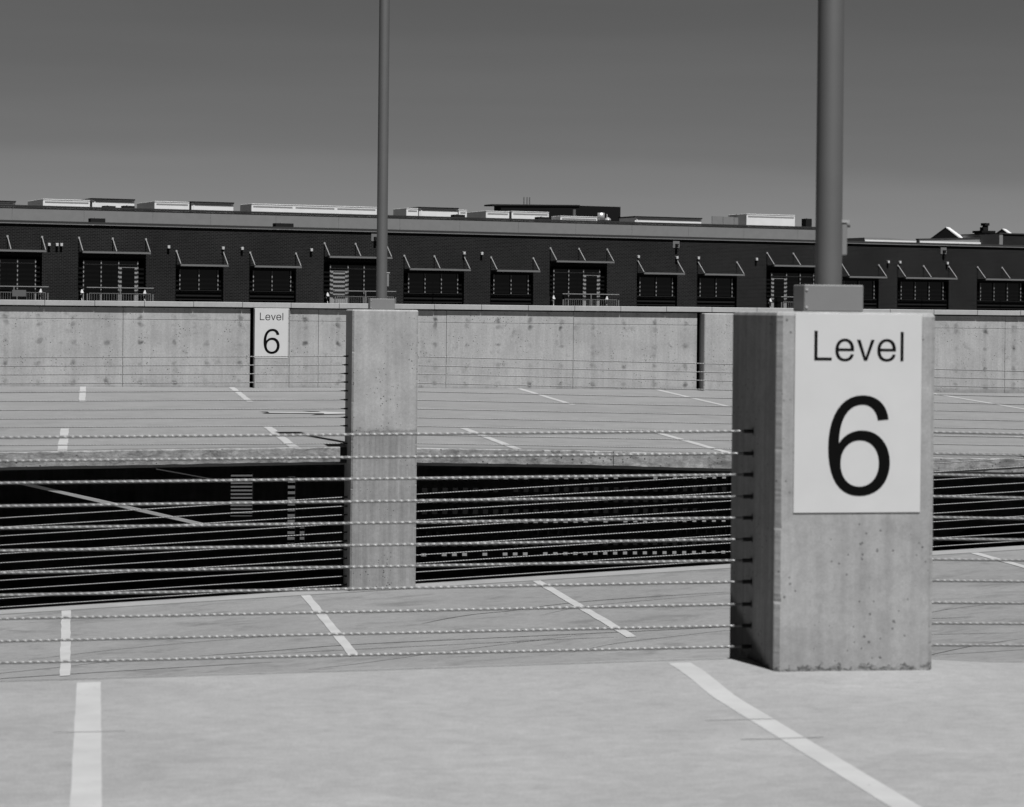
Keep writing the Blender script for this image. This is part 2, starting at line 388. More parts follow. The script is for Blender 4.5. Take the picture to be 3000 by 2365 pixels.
# thin sealed cracks and tyre lines across the ramp
CR = [[(-1.6, 22.9), (-.53, 23.12), (-.4, 23.15), (.16, 23.29), (.71, 23.44), (1.4, 23.25), (2.17, 23.26)],
      [(-1.6, 22.8), (-.52, 22.82), (.24, 22.81), (1.53, 22.74), (2.11, 22.69)], [(-.16, 23.9), (.39, 24.12), (1.12, 24.31), (2.28, 24.46)],
      [(1.47, 23.41), (2.17, 23.42), (2.95, 23.47), (4.5, 23.26), (5.4, 23.12), (6.64, 22.96), (7.45, 22.82), (9, 22.5)],
      [(2.16, 23.22), (3.04, 23.13), (4.45, 22.95), (4.79, 22.91), (5.46, 22.78)], [(2.39, 22.11), (2.93, 22.26), (3.63, 22.56), (4.42, 22.84), (5.2, 23.1)],
      [(3.82, 24.61), (4.15, 24.89), (4.48, 25.07), (4.87, 25.15), (5.22, 25.34), (5.95, 25.52), (7.38, 25.52)],
      [(5.07, 24.65), (5.54, 25.06), (5.88, 25.18), (7.35, 25.41)], [(4.79, 22.0), (5.36, 22.39), (6.04, 22.6), (6.58, 22.73), (7.28, 22.75)],
      [(8.3, 22.75), (8.75, 23.01), (9.09, 23.18), (9.87, 23.36)], [(7.57, 20.31), (7.79, 20.47), (8.28, 20.77), (8.88, 21.0)],
      [(7.62, 20.44), (8.62, 20.38), (9.3, 20.3)], [(8.06, 21.63), (8.21, 21.6), (9.02, 21.33)]]
def smooth_line(p, n=6):
    out = []
    for i in range(len(p) - 1):
        p0 = p[max(0, i - 1)]; p1 = p[i]; p2 = p[i + 1]; p3 = p[min(len(p) - 1, i + 2)]
        for k in range(n):
            t = k / n
            out.append(tuple(.5 * (2 * b_ + (c - a) * t + (2 * a - 5 * b_ + 4 * c - d) * t * t + (3 * b_ - a - 3 * c + d) * t ** 3) for a, b_, c, d in zip(p0, p1, p2, p3)))
    return out + [p[-1]]
for i, c in enumerate(CR):
    q = smooth_line(c); m = MB(); w = (.006, .008, .005, .009, .006, .005, .009, .005, .005, .005, .006, .005, .005)[i]
    for j, (x, y) in enumerate(q):
        ww = w * min(1, .35 + j * .2, .35 + (len(q) - 1 - j) * .2)
        m.v += [(x, y - ww, zB(x, y) + .0045), (x, y + ww, zB(x, y) + .0045)]
    m.f = [(2 * j, 2 * j + 1, 2 * j + 3, 2 * j + 2) for j in range(len(q) - 1)]
    m.build('crack', 'crack', ramp)

for pts, w in (([(2.66, 9.55), (2.8, 9.55), (2.95, 9.54)], .004), ([(2.68, 9.11), (2.82, 9.10), (3.02, 9.115)], .005), ([(.04, 9.62), (.16, 9.60), (.32, 9.61)], .004)):
    q = smooth_line(pts); m = MB()
    for x, y in q: m.v += [(x, y - w, zA(x, y) + .0030), (x, y + w, zA(x, y) + .0030)]
    m.f = [(2 * j, 2 * j + 1, 2 * j + 3, 2 * j + 2) for j in range(len(q) - 1)]
    m.build('hairline_crack', 'hair', deck_a)

# ------------------------------------------------------------------ columns
def column(x0, x1, y0, y1, z0, z1, mat, label, ch=.024, seed=1, group=None):
    rnd = random.Random(seed); wear = {}; m = MB(); zs = frange(z0, z1 - .018, .012)
    def ring(z, ins, jit):
        o = []
        for cx_, cy_, sx_, sy_ in ((x0, y0, 1, 1), (x1, y0, -1, 1), (x1, y1, -1, -1), (x0, y1, 1, -1)):
            wear[cx_, cy_] = wear.get((cx_, cy_), 0) * .6 + (rnd.uniform(.002, .006) if rnd.random() < .03 else 0)     # each corner chips on its own
            c = max(.010, ch + (wear[cx_, cy_] + rnd.uniform(-.0007, .0007)) * jit)
            a = (cx_ + sx_ * ins, cy_ + sy_ * (c + ins), z); b_ = (cx_ + sx_ * (c + ins), cy_ + sy_ * ins, z)
            o += [a, b_] if (sx_ * sy_ > 0) else [b_, a]
        return o
    rings = [ring(z, 0, 1) for z in zs] + [ring(z1 - .004, .006, .4), ring(z1, .016, .2)]
    for r_ in rings: m.v += r_
    for i in range(len(rings) - 1):
        for k in range(8): m.f.append((i * 8 + k, i * 8 + (k + 1) % 8, i * 8 + 8 + (k + 1) % 8, i * 8 + 8 + k))
    n = len(m.v); m.f += [tuple(range(8)), tuple(n - 8 + i for i in range(8))]
    o = m.build('concrete_column', mat)
    return tag(o, label, 'column', group)
TOP = EYE + .008
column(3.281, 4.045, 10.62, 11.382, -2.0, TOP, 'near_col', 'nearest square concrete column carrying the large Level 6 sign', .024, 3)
column(3.446, 4.210, 27.60, 28.24, -1.75, EYE - .006, 'mid_col', 'tall square concrete column without a sign, rising from the lower ramp', .02, 5)
column(3.755, 4.395, 44.57, 44.95, .12, EYE - .004, 'far_col', 'small far concrete column at the parapet carrying the small Level 6 sign', .016, 8)
column(12.31, 12.90, 44.57, 44.95, .10, EYE - .014, 'far_col', 'bare far concrete column at the parapet, left of the nearest column', .016, 9)
for (x, y0, lb, z0) in ((12.0, 10.62, 'concrete column ending the near cables beyond the right edge', -2.0), (-5.6, 10.62, 'concrete column ending the near cables beyond the left edge', -2.3),
                        (12.2, 27.60, 'concrete column ending the middle cables beyond the right edge', -1.5), (-5.0, 27.60, 'concrete column ending the middle cables beyond the left edge', -2.2)):
    column(x, x + .764, y0, y0 + .762, z0, EYE - .05, 'near_col' if y0 < 20 else 'mid_col', lb, .022, int(x * 7))

# ------------------------------------------------------------------ light poles on the columns
def light_pole(x, y, zt, label, lamp_h):
    t = empty('light_pole', (x, y, zt)); tag(t, label, 'light pole', 'light poles on the columns')
    w, h_ = .146, .085
    b_ = MB().box(-w, w, -h_, h_, .002, .128).build('base_cover', 'cover', t, False, .004)
    for z in (.022, .105): MB().bar((-w + .012, -h_ - .004, z), (-w + .012, -h_ + .001, z), .006, 8).build('bolt', 'bolt', b_)
    shaft = MB().bar((0, 0, .126), (0, 0, lamp_h), .0635, 40, .060).build('pole', 'pole', t, True); shade_auto(shaft, 40)
    hh = MB().box(.054, .082, -.03, .03, .27, .425).build('handhole_cover', 'cover', t, False, .004)
    MB().box(.050, .090, -.034, .034, .425, .437).build('cover_cap', 'bolt', hh)
    MB().bar((.08, 0, .41), (.104, 0, .41), .006, 8).build('latch', 'cap', hh)
    MB().box(-.03, .03, -.30, .03, lamp_h - .10, lamp_h - .04).build('arm', 'pole', t)
    MB().box(-.17, .17, -.55, .12, lamp_h - .02, lamp_h + .08).build('luminaire', 'lid', t, False, .02)
light_pole(3.645, 11.0, TOP, 'thick grey light pole standing on the nearest sign column', 5.1)
light_pole(3.83, 27.98, EYE - .006, 'thin grey light pole standing on the tall middle column', 5.0)

# ------------------------------------------------------------------ Level 6 signs
def bez(p0, p1, p2, p3, n=10):
    return [tuple((1 - t) ** 3 * a + 3 * (1 - t) ** 2 * t * b_ + 3 * (1 - t) * t * t * c + t ** 3 * d for a, b_, c, d in zip(p0, p1, p2, p3)) for t in [i / n for i in range(n)]]
def path(start, *segs):
    out = []; cur = start
    for s_ in segs:
        if len(s_) == 2 and not isinstance(s_[0], tuple): out.append(cur); cur = s_
        else: out += bez(cur, s_[0], s_[1], s_[2]); cur = s_[2]
    return out + ([cur] if cur != start else [])
def e_glyph(x):
    o = path((x + 131, 580), (x + 22, 580), ((x + 24, 614), (x + 41, 634), (x + 67, 634)), ((x + 88, 634), (x + 102, 623), (x + 108, 602)), (x + 129, 605),
             ((x + 122, 634), (x + 100, 651), (x + 66, 651)), ((x + 25, 651), (x, 622), (x, 574)), ((x, 526), (x + 27, 495), (x + 67, 495)), ((x + 107, 495), (x + 131, 526), (x + 131, 572)))
    c = path((x + 23, 563), (x + 108, 563), ((x + 106, 533), (x + 91, 512), (x + 67, 512)), ((x + 42, 512), (x + 26, 533), (x + 23, 563)))
    return [o, c]
GL = [('letter', [[(660, 442), (682, 442), (682, 627), (781, 627), (781, 646), (660, 646)]]),
      ('letter', e_glyph(806)), ('letter', [[(957, 502), (981, 502), (1018, 622), (1056, 502), (1080, 502), (1029, 646), (1007, 646)]]),
      ('letter', e_glyph(1099)), ('letter', [[(1262, 445), (1283, 445), (1283, 648), (1262, 648)]]),
      ('numeral', [path((1183, 1055), ((1170, 948), (1100, 888), (1000, 888)), ((850, 888), (763, 1035), (763, 1245)), ((763, 1470), (842, 1587), (985, 1587)), ((1112, 1587), (1195, 1492), (1195, 1358)),
                        ((1195, 1228), (1115, 1132), (1000, 1132)), ((930, 1132), (872, 1165), (838, 1222)), ((838, 1060), (895, 952), (1000, 952)), ((1058, 952), (1098, 996), (1108, 1062))),
                   path((850, 1361), ((850, 1265), (905, 1200), (983, 1200)), ((1063, 1200), (1118, 1265), (1118, 1361)), ((1118, 1457), (1063, 1523), (983, 1523)), ((905, 1523), (850, 1457), (850, 1361)))])]
SX, SY = .61 / 885.0, .914 / 1381.0
def glyph_mesh(polys):
    cu = bpy.data.curves.new('glyph', 'CURVE'); cu.dimensions = '2D'; cu.fill_mode = 'BOTH'; cu.extrude = .0006
    for p in polys:
        sp = cu.splines.new('POLY'); sp.points.add(len(p) - 1); sp.use_cyclic_u = True
        for q, (x, y) in zip(sp.points, p): q.co = ((x - 527) * SX, -(y - 322) * SY, 0, 1)
    o = bpy.data.objects.new('glyph', cu); COL.objects.link(o)
    bpy.context.view_layer.update()
    me = bpy.data.meshes.new_from_object(o.evaluated_get(bpy.context.evaluated_depsgraph_get()))
    bpy.data.objects.remove(o); bpy.data.curves.remove(cu)
    me.transform(Matrix.Rotation(R(90), 4, 'X'))
    return me
glyphs = [(n, glyph_mesh(p)) for n, p in GL]
def level_sign(x, y, zt, label):
    t = empty('level_sign', (x, y, zt)); tag(t, label, 'sign', 'Level 6 signs')
    MB().box(0, .61, -.0045, -.0005, -.914, 0).build('panel', 'sign', t, False, .0008)
    for n, me in glyphs:
        o = link(n, me, 'ink', t); o.location = (0, -.0054, 0)
    return t
level_sign(3.362, 10.62, EYE + .001, 'large white Level 6 sign with black lettering on the nearest column')
level_sign(3.757, 44.57, EYE - .008, 'small distant white Level 6 sign on the far parapet column')

# ------------------------------------------------------------------ guard cables
def strand_mesh(length, r=.0055, pitch=.17, steps=14):
    n = int(length / pitch * steps); m = MB(); K = 15
    for i in range(n + 1):
        x = length * i / n; a = 2 * math.pi * x / pitch
        for k in range(K):
            rr = r * (1.13, 1.13, .58)[k % 3]; t = a + 2 * math.pi * k / K
            m.v.append((x, rr * math.cos(t), rr * math.sin(t)))
    for i in range(n):
        for k in range(K): m.f.append((i * K + k, i * K + (k + 1) % K, i * K + K + (k + 1) % K, i * K + K + k))
    me = bpy.data.meshes.new('strand'); me.from_pydata(m.v, [], m.f); me.update(); me.materials.append(M['steel'])
    for p in me.polygons: p.use_smooth = True
    return me
LEN = 8.0
strand = strand_mesh(LEN)
slv = MB().bar((.004, 0, 0), (.048, 0, 0), .0095, 12).box(.0005, .004, -.012, .012, -.016, .016).build('sleeve', 'sleeve'); sleeve_me = slv.data; bpy.data.objects.remove(slv)
ORD = ['topmost', 'second from top', 'third from top', 'fourth from top', 'fifth from top', 'middle', 'fifth from bottom', 'fourth from bottom', 'third from bottom', 'second from bottom', 'lowest']
def cables(x, y, ztop, s_top, s_bot, sgn, where, group, reach=LEN):
    rnd = random.Random(int(abs(x * 100 + ztop * 10)))
    for k in range(11):
        z = EYE + ztop - .1016 * k + rnd.uniform(-.003, .003)
        sl = s_top + (s_bot - s_top) * k / 10 + rnd.uniform(-.0004, .0004)
        o = bpy.data.objects.new('guard_cable', strand); COL.objects.link(o)
        o.location = (x, y, z); o.rotation_euler = (rnd.uniform(0, 6), 0, 0)
        d = Vector((sgn, 0, sl * sgn)).normalized()
        o.matrix_world = Matrix.Translation((x, y, z)) @ Vector((1, 0, 0)).rotation_difference(d).to_matrix().to_4x4() @ Matrix.Rotation(rnd.uniform(0, 6), 4, 'X') @ Matrix.Scale(reach / LEN, 4, (1, 0, 0))
        tag(o, f'{ORD[k]} twisted steel cable {where}', 'cable', group)
        if sgn < 0:
            s_ = bpy.data.objects.new('sleeve', sleeve_me); COL.objects.link(s_); s_.parent = o
cables(3.283, 11.0, -.561, .0086, .0052, -1, 'left of the nearest sign column', 'near guard cables, left span')
cables(4.043, 11.0, -.563, -.020, -.020, 1, 'right of the nearest sign column', 'near guard cables, right span', 7.97)
cables(3.448, 27.98, -.55, .0101, .0055, -1, 'left of the tall middle column, along the far deck', 'far deck guard cables, left span')
cables(4.208, 27.98, -.552, -.0174, -.0174, 1, 'right of the tall middle column, along the far deck', 'far deck guard cables, right span')
cables(3.448, 27.90, -2.185, .056, .0540, -1, 'left of the tall middle column, along the ramp edge', 'ramp guard cables, left span')
cables(4.208, 27.90, -2.155, .0545, .0545, 1, 'right of the tall middle column, along the ramp edge', 'ramp guard cables, right span')

# ------------------------------------------------------------------ far parapet wall
YW = 44.82
wall = empty('parapet_wall', (8, YW, .15)); tag(wall, 'long pale concrete parapet wall with tie stains behind the far deck', 'wall')
def wpart(m, name, mat, bevel=0.):
    o = m.build(name, mat, None, False, bevel); o.parent = wall; o.matrix_parent_inverse = Matrix.Translation((-8, -YW, -.15)); return o
wpart(MB().box(-12, 30, YW + .13, YW + .24, -.1, EYE + .001), 'wall_core', 'infill')
seams = [(-10.8, -8.4), (-8.4, -5.95), (-5.95, -3.51), (-3.51, -1.07), (-1.07, 1.37), (1.37, 3.695), (4.42, 4.96), (4.96, 7.37), (7.37, 9.81), (9.81, 12.235), (12.92, 13.61), (13.61, 16.05), (16.05, 18.49), (18.49, 20.93), (20.93, 23.4), (23.4, 25.8), (25.8, 29.9)]
for i, (a, b_) in enumerate(seams):
    dy = random.uniform(-.003, .003); zs_ = EYE - .235 - .003 * max(0, a - 3) * .6
    wpart(MB().box(a + .003, b_ - .003, YW + dy, YW + .12, 0, zs_ - .003), 'wall_panel', 'wall', .003)
    wpart(MB().box(a + .003, b_ - .003, YW + dy - .001, YW + .12, zs_ + .003, EYE - .016), 'wall_strip', 'wall', .003)
x = -10.8; k = 0
while x < 29:
    dz = random.uniform(-.0025, .0025)
    wpart(MB().box(x + .003, x + .893, YW - .06 + random.uniform(-.003, .003), YW + .26, EYE + .004 + dz, EYE + .100 + dz), 'cap_piece', 'coping', .006)
    x += .8965

# ------------------------------------------------------------------ lower level behind the ramp
lw = empty('lower_wall', (8, 44.6, -3.16)); tag(lw, 'dark lower level back wall with slots of daylight under the far deck', 'wall')
def lpart(m, name, mat):
    o = m.build(name, mat); o.parent = lw; o.matrix_parent_inverse = Matrix.Translation((-8, -44.6, 3.16)); return o
z0, z1 = -3.15, -.06
m = MB()
ops = [(3.35, 3.76, -2.20, -1.39), (4.40, 4.55, -2.70, -1.46), (4.63, 4.73, -2.70, -2.40), (5.90, 12.86, -3.05, -1.42)]
xx = -11.7
for a, b_, za, zb in ops:
    m.box(xx, a, 44.6, 44.78, z0, z1); m.box(a, b_, 44.6, 44.78, z0, za); m.box(a, b_, 44.6, 44.78, zb, z1); xx = b_
m.box(xx, 26, 44.6, 44.78, z0, z1); lpart(m, 'wall_body', 'low_wall')
m = MB(); xs = frange(5.90, 12.86, .193); zs = frange(-3.05, -1.42, .205); rnd = random.Random(4)
for x in xs: m.box(x - .04, x + .04, 44.62, 44.76, -3.05, -1.42)
for a, b_ in zip(xs, xs[1:]):
    for z in zs: m.box(a + .041, b_ - .041, 44.62, 44.76, z - .055, z + .055)
    for z in zs[:-1]:
        if rnd.random() < .10: m.box(a + .041, b_ - .041, 44.63, 44.75, z + .056, z + .15)
lpart(m, 'pierced_screen', 'low_wall')

lb = empty('added_low_building', (13, 72, -18.4)); tag(lb, 'added low banded building giving bright dashes in the lower level slots', 'building')  # low building added so its sunlit bands show as bright dashes
def lbp(m, name, mat):
    o = m.build(name, mat); o.parent = lb; o.matrix_parent_inverse = Matrix.Translation((-13, -72, 18.4)); return o
lbp(MB().box(0, 40, 72, 90, -18.4, -2.9), 'wall_body', 'dark')
for (za, zb) in ((-5.11, -5.03), (-6.44, -6.40), (-6.67, -6.61), (-7.42, -7.335)):
    lbp(MB().box(8.4, 22, 71.90, 71.998, za + EYE, zb + EYE), 'added_band', 'frame')
for i, z in enumerate([-4.85 - .11 * j for j in range(15)]):
    lbp(MB().box(5.3, 6.2, 71.93, 71.998, z + EYE - .045, z + EYE), 'slat', 'trim' if i == 0 else 'mid')  # slats of the added building, there for the bright dashes
for j in range(14):
    z = -4.95 - .17 * j
    lbp(MB().box(6.9, 7.75, 71.93, 71.998, z + EYE - .075, z + EYE), 'slat', 'mid')  # more slats of the added building
# sloping bar standing in for a sunlit strip, plus a wire, behind the cables
def sbar(a, b_, h, d, label):
    m = MB(); m.prism([(a[0], a[1]), (b_[0], b_[1]), (b_[0], b_[1] - h), (a[0], a[1] - h)], 'y', 28.09 if h > .02 else 28.10, 28.09 + d)
    return tag(m.build('sloping_bar', 'frame'), label, 'rail')
sbar((-.30, EYE - 2.0), (1.82, EYE - 2.50), .034, .05, 'pale diagonal bar standing in for a strip of sunlight in the dark gap left of the middle column')
sbar((1.25, EYE - 1.86), (1.90, EYE - 1.98), .012, .02, 'thin pale diagonal wire just under the far deck edge')

# dark car on the lower level
car = empty('parked_car', (12.6, 36.0, -3.16)); tag(car, 'dark parked car half hidden behind the ramp edge at right', 'car')
prof = [(.05, .30), (0, .48), (.04, .66), (.35, .78), (1.25, .93), (3.95, 1.0), (4.42, .95), (4.50, .70), (4.46, .32)]
body = MB().prism(prof, 'y', -.86, .86).build('body', 'carpaint', car, False, .04)
cab = MB(); low = [(1.15, .925), (4.05, .99)]; n = 0
sec = [(1.15, .93, .78), (1.45, 1.13, .73), (1.95, 1.39, .62), (2.45, 1.455, .60), (3.05, 1.44, .60), (3.5, 1.34, .63), (4.05, 1.0, .75)]
for x, z, w in sec: cab.v += [(x, -w, z), (x, w, z), (x, .80, .92), (x, -.80, .92)]
for i in range(len(sec) - 1):
    for k in range(4): cab.f.append((i * 4 + k, i * 4 + (k + 1) % 4, i * 4 + 4 + (k + 1) % 4, i * 4 + 4 + k))
cab.f += [(0, 1, 2, 3), tuple(len(cab.v) - 4 + i for i in range(4))]
cb = cab.build('cabin', 'carpaint', car)
MB().prism([(1.75, 1.02), (2.05, 1.33), (2.5, 1.39), (2.5, 1.02)], 'y', -.80, -.79).build('side_window', 'glass', cb)
MB().prism([(2.58, 1.02), (2.58, 1.39), (3.0, 1.38), (3.55, 1.05)], 'y', -.80, -.79).build('side_window', 'glass', cb)
for s_ in (-1, 1):
    tr = MB()
    for i in range(len(sec) - 1): tr.bar((sec[i][0], s_ * (sec[i][2] + .006), sec[i][1] + .008), (sec[i + 1][0], s_ * (sec[i + 1][2] + .006), sec[i + 1][1] + .008), .012, 6)
    tr.build('window_trim', 'chrome', car)
    for x in (.85, 3.65):
        w = MB().bar((x, s_ * .70, .32), (x, s_ * .885, .32), .32, 20).build('wheel', 'rubber', car)
        MB().bar((x, s_ * .70, .32), (x, s_ * .892, .32), .2, 14).build('rim', 'chrome', w)
MB().box(-.01, .10, -.80, -.45, .56, .68).build('headlight', 'chrome', car)
MB().box(-.01, .10, .45, .80, .56, .68).build('headlight', 'chrome', car)

# ------------------------------------------------------------------ brick building across the street
Z0 = 125.0
bld = empty('brick_building', (math.sin(HEAD) * Z0, math.cos(HEAD) * Z0, EYE), R(13.44))
tag(bld, 'long dark brick building with slatted window canopies and balconies', 'building')
# local frame: x along the front, -y towards the viewer, z above eye level
BIG = [(-27.85, -24.55, 'L'), (-22.77, -19.48, 'R'), (-10.32, -7.02, 'L'), (2.15, 5.45, 'R'), (15.15, 18.45, 'L'), (-40.3, -37.0, 'R'), (33.9, 37.2, 'R')]
SMALL = [(-17.95, -15.58), (-14.2, -11.82), (-6.03, -2.73), (-1.22, 1.17), (7.25, 9.64), (10.88, 13.28), (19.9, 22.3), (23.56, 26.95), (28.89, 32.25), (-35.4, -33.0), (-32.0, -29.6)]
WIDE = {-6.03, 23.56, 28.89}
ZG, ZS = 2.33, 1.86                          # heads of the big and small openings
opens = sorted([(a, b_, -.2, ZG) for a, b_, _ in BIG] + [(a, b_, .05, ZS) for a, b_ in SMALL])
m = MB(); S0, S1, T = -62., 62., .36
xx = S0
for a, b_, za, zb in opens:
    m.box(xx, a, 0, T, -20, 3.88); m.box(a, b_, 0, T, -20, za); m.box(a, b_, 0, T, zb, 3.88); xx = b_
m.box(xx, S1, 0, T, -20, 3.88)
m.build('wall', 'brick', bld)
MB().box(S0, S1, T, 46, -20, 3.80).build('roof', 'mid', bld)
cop = MB().box(S0, S1, -.05, T + .06, 3.905, 4.03).build('coping', 'cap', bld)
MB().box(S0, S1, -.075, -.052, 3.885, 3.915).build('drip_edge', 'capline', cop)
# set-back grey parapet in panels
xs = [-62, -55, -48, -41.5, -35, -31.6, -28.0, -24.42, -20.75, -17.15, -14.07, -10.5, -7.0, -3.5, 0, 3.5, 7, 10.5, 14.1, 17.71, 21.3, 23.6]
for a, b_ in zip(xs, xs[1:]): MB().box(a + .004, b_ - .004, 7.0, 7.2, 3.82, 4.93).build('parapet_panel', 'panel', bld)
MB().box(-62, 23.59, 7.02, 46, 3.82, 4.6).build('upper_roof', 'mid', bld)
pc = MB().box(-62, 23.62, 6.94, 7.26, 4.985, 5.045).build('parapet_cap', 'cap', bld)
MB().box(-62, 23.61, 6.96, 7.2, 4.94, 4.984).build('drip_edge', 'panel', pc)

def canopy(a, b_, zc, nst):
    c = MB().box(a - .02, b_ + .02, -.86, -.81, zc - .045, zc + .045).build('canopy', 'canopy', bld)
    fr = MB()
    for x in ([a, b_] if nst == 2 else [a, (a + b_) / 2, b_]): fr.box(x - .025, x + .025, -.808, -.02, zc - .04, zc + .03)
    fr.box(a - .02, b_ + .02, -.06, -.012, zc - .05, zc + .04); fr.build('canopy_frame', 'slat', c)
    for k in range(7):
        y = -.74 + .105 * k
        sl = MB(); sl.prism([(y, zc - .035), (y + .022, zc - .035), (y + .028, zc + .028), (y + .006, zc + .028)], 'x', a + .03, b_ - .03)
        sl.build('slat', 'slat', c)
    for x in ([a, b_] if nst == 2 else [a, (a + b_) / 2, b_]):
        MB().bar((x, -.03, zc + .70), (x, -.80, zc + .06), .022, 8).build('strut', 'strut', c)
        MB().box(x - .045, x + .045, -.035, -.002, zc + .64, zc + .74).build('strut_plate', 'strut', c)
def lamp(s_, z=2.91):
    l = MB().box(s_ - .06, s_ + .06, -.15, -.01, z - .07, z + .07).build('wall_lamp', 'lampw', bld, False, .008)
    MB().box(s_ - .04, s_ + .04, -.11, -.02, z - .12, z - .072).build('lamp_hood', 'infill', l)
def mull(m_, x, z0_, z1_, w=.045, y0=.09): m_.box(x - w / 2, x + w / 2, y0, .205, z0_, z1_)
for a, b_, side in BIG:
    w = MB().box(a, b_, .22, .30, -.2, ZG).build('window', 'infill', bld)
    if side == 'R': ms = [a + .27, a + 1.13, a + 1.99, a + 2.93]; d0, d1 = ms[2], ms[3]
    else: ms = [b_ - 2.93, b_ - 1.99, b_ - 1.13, b_ - .27]; d0, d1 = ms[0], ms[1]
    for x in ms: q = MB(); mull(q, x, -.19, 2.20); q.build('mullion', 'frame', w)
    q = MB().box(ms[0] - .02, ms[-1] + .02, .088, .206, 1.985, 2.03).build('transom', 'frame', w)
    for p_, r_ in zip(ms, ms[1:]):
        MB().box(p_ + .025, r_ - .025, .17, .18, 2.035, 2.19).build('pane', 'glass', w)
        if p_ != d0: MB().box(p_ + .025, r_ - .025, .17, .18, -.18, 1.98).build('pane', 'glass', w)
    q = MB(); q.box(d0 + .03, d0 + .15, .10, .16, -.18, 1.93); q.box(d1 - .15, d1 - .03, .10, .16, -.18, 1.93); q.box(d0 + .152, d1 - .152, .10, .16, 1.87, 1.93); q.box(d0 + .152, d1 - .152, .10, .16, -.18, -.02)
    dr = q.build('door_frame', 'frame', w)
    MB().box(d0 + .151, d1 - .151, .13, .14, -.019, 1.869).build('door_pane', 'frame' if a == -10.32 else 'glass', w)
    canopy(a, b_, 2.57, 3)
    # balcony
    ba, bb = a + .02, b_ - .02; Y = -1.5
    bal = MB().box(ba, bb, Y, -.01, -.34, -.19).build('balcony', 'mid', bld)
    q = MB(); q.box(ba, bb, Y - .02, Y + .02, .87, .905); q.box(ba, ba + .035, Y + .021, -.02, .87, .90); q.box(bb - .035, bb, Y + .021, -.02, .87, .90); q.build('top_rail', 'strut', bal)
    mid_ = (ba + bb) / 2
    for x0_, x1_ in ((ba + .13, mid_ - .05), (mid_ + .05, bb - .13)):
        q = MB(); q.box(x0_, x1_, Y - .012, Y + .012, .60, .625); q.box(x0_, x1_, Y - .012, Y + .012, -.12, -.095)
        q.box(x0_, x0_ + .03, Y - .012, Y + .012, -.094, .599); q.box(x1_ - .03, x1_, Y - .012, Y + .012, -.094, .599)
        for xk in frange(x0_ + .12, x1_ - .12, .115): q.box(xk - .007, xk + .007, Y - .007, Y + .007, -.094, .599)
        q.build('railing_panel', 'rail', bal)
    for x in (ba + .03, bb - .03, mid_): MB().box(x - .025, x + .025, Y - .025, Y + .025, -.188, .868 if x == mid_ else .60).build('post', 'rail', bal)
    for x in (ba + .10, bb - .06):
        q = MB(); q.bar((x, -.22, .62), (x, -.22, .80), .10, 12, .02)
        lm = q.build('balcony_lamp', 'lampw', bal); MB().bar((x, -.06, .56), (x, -.48, -.10), .016, 6).build('lamp_brace', 'strut', lm)
# pale perforated box hung on the left balcony
bx = MB().box(-26.3, -25.65, -1.60, -1.53, .42, .72).build('planter_box', 'mid', bld)
for a, b_ in SMALL:
    wide = a in WIDE
    w = MB().box(a, b_, .22, .30, .05, ZS).build('window', 'infill', bld)
    n = 3 if wide else 2
    i0 = .22 if not wide else .30
    ms = frange(a + i0, b_ - i0, (b_ - a - 2 * i0) / n)
    for x in ms: q = MB(); mull(q, x, .85, 1.84, .042); q.build('mullion', 'frame', w)
    for p_, r_ in zip(ms, ms[1:]): MB().box(p_ + .022, r_ - .022, .17, .18, .87, 1.84).build('pane', 'glass', w)
    for z in (.40, .56, .70): MB().box(a + .02, b_ - .02, .14, .218, z - .05, z + .05).build('sill_panel', 'lid', w)
    MB().box(a + .02, b_ - .02, .12, .218, .80, .845).build('sill', 'lid', w)
    canopy(a, b_, 2.03, 3 if wide else 2)
for s_ in (-24.22, -23.84, -23.63, -18.36, -15.61, -14.63, -11.03, -2.76, -1.77, 7.27, 9.58, 10.88, 14.46, 22.88, 23.64, 26.8): lamp(s_)
for s_ in (-7.83, 9.36, 26.38):
    v_ = MB().box(s_, s_ + .39, -.035, -.003, 3.42, 3.79).build('vent_plate', 'canopy', bld)
    MB().box(s_ + .13, s_ + .26, -.20, -.036, 3.47, 3.64).build('vent_hood', 'lid', v_)
    MB().box(s_ + .20, s_ + .285, -.18, -.036, 3.50, 3.58).build('vent_flap', 'lampw', v_)

# rooftop units: (s0, s1, top, y, depth, kind, label)
def local(o):
    # from the building's own frame to the world
    p = Matrix.Rotation(R(13.44), 3, 'Z') @ Vector(o.location)
    o.location = p + Vector(bld.location); o.rotation_euler = (0, 0, R(13.44)); return o
def roof_unit(s0, s1, zt, y, dep, kind, label, zb=4.605):
    t = empty('rooftop_unit', ((s0 + s1) / 2, y, zb)); L = (s1 - s0) / 2; h = zt - zb
    top = h - (.07 if kind == 'lid' else 0)
    MB().box(-L, L, 0, dep, .002, top).build('casing', 'white', t, False, .01)
    if kind == 'lid':
        MB().box(-L - .06, L + .02, -.08, dep + .05, top + .001, h).build('lid', 'lid', t)
        MB().box(-L + .12, L - .12, -.012, -.001, top - .10, top - .02).build('louvre', 'trim', t)
        MB().box(-L + .10, -L + .16, -.03, -.001, .02, top - .12).build('edge_post', 'white', t)
    else:
        n = max(1, round(2 * L / 2.4))
        for i in range(n):
            a = -L + 2 * L * i / n + .10; b_ = -L + 2 * L * (i + 1) / n - .08
            MB().box(a, b_, -.012, -.001, h - .19, h - .12).build('trim_strip', 'trim', t)
    MB().box(-L, L, -.02, -.001, top - .035, top - .005).build('top_flange', 'white', t)
    tag(local(t), label, 'rooftop unit', 'white units along the roof')
roof_unit(-27.2, -23.36, 5.41, 11, 2.2, 'lid', 'low dark-lidded rooftop unit at the left edge of the roof')
roof_unit(-21.91, -19.42, 5.57, 11, 3.5, 'duct', 'white rooftop duct with a grey strip, leftmost of the plain ones')
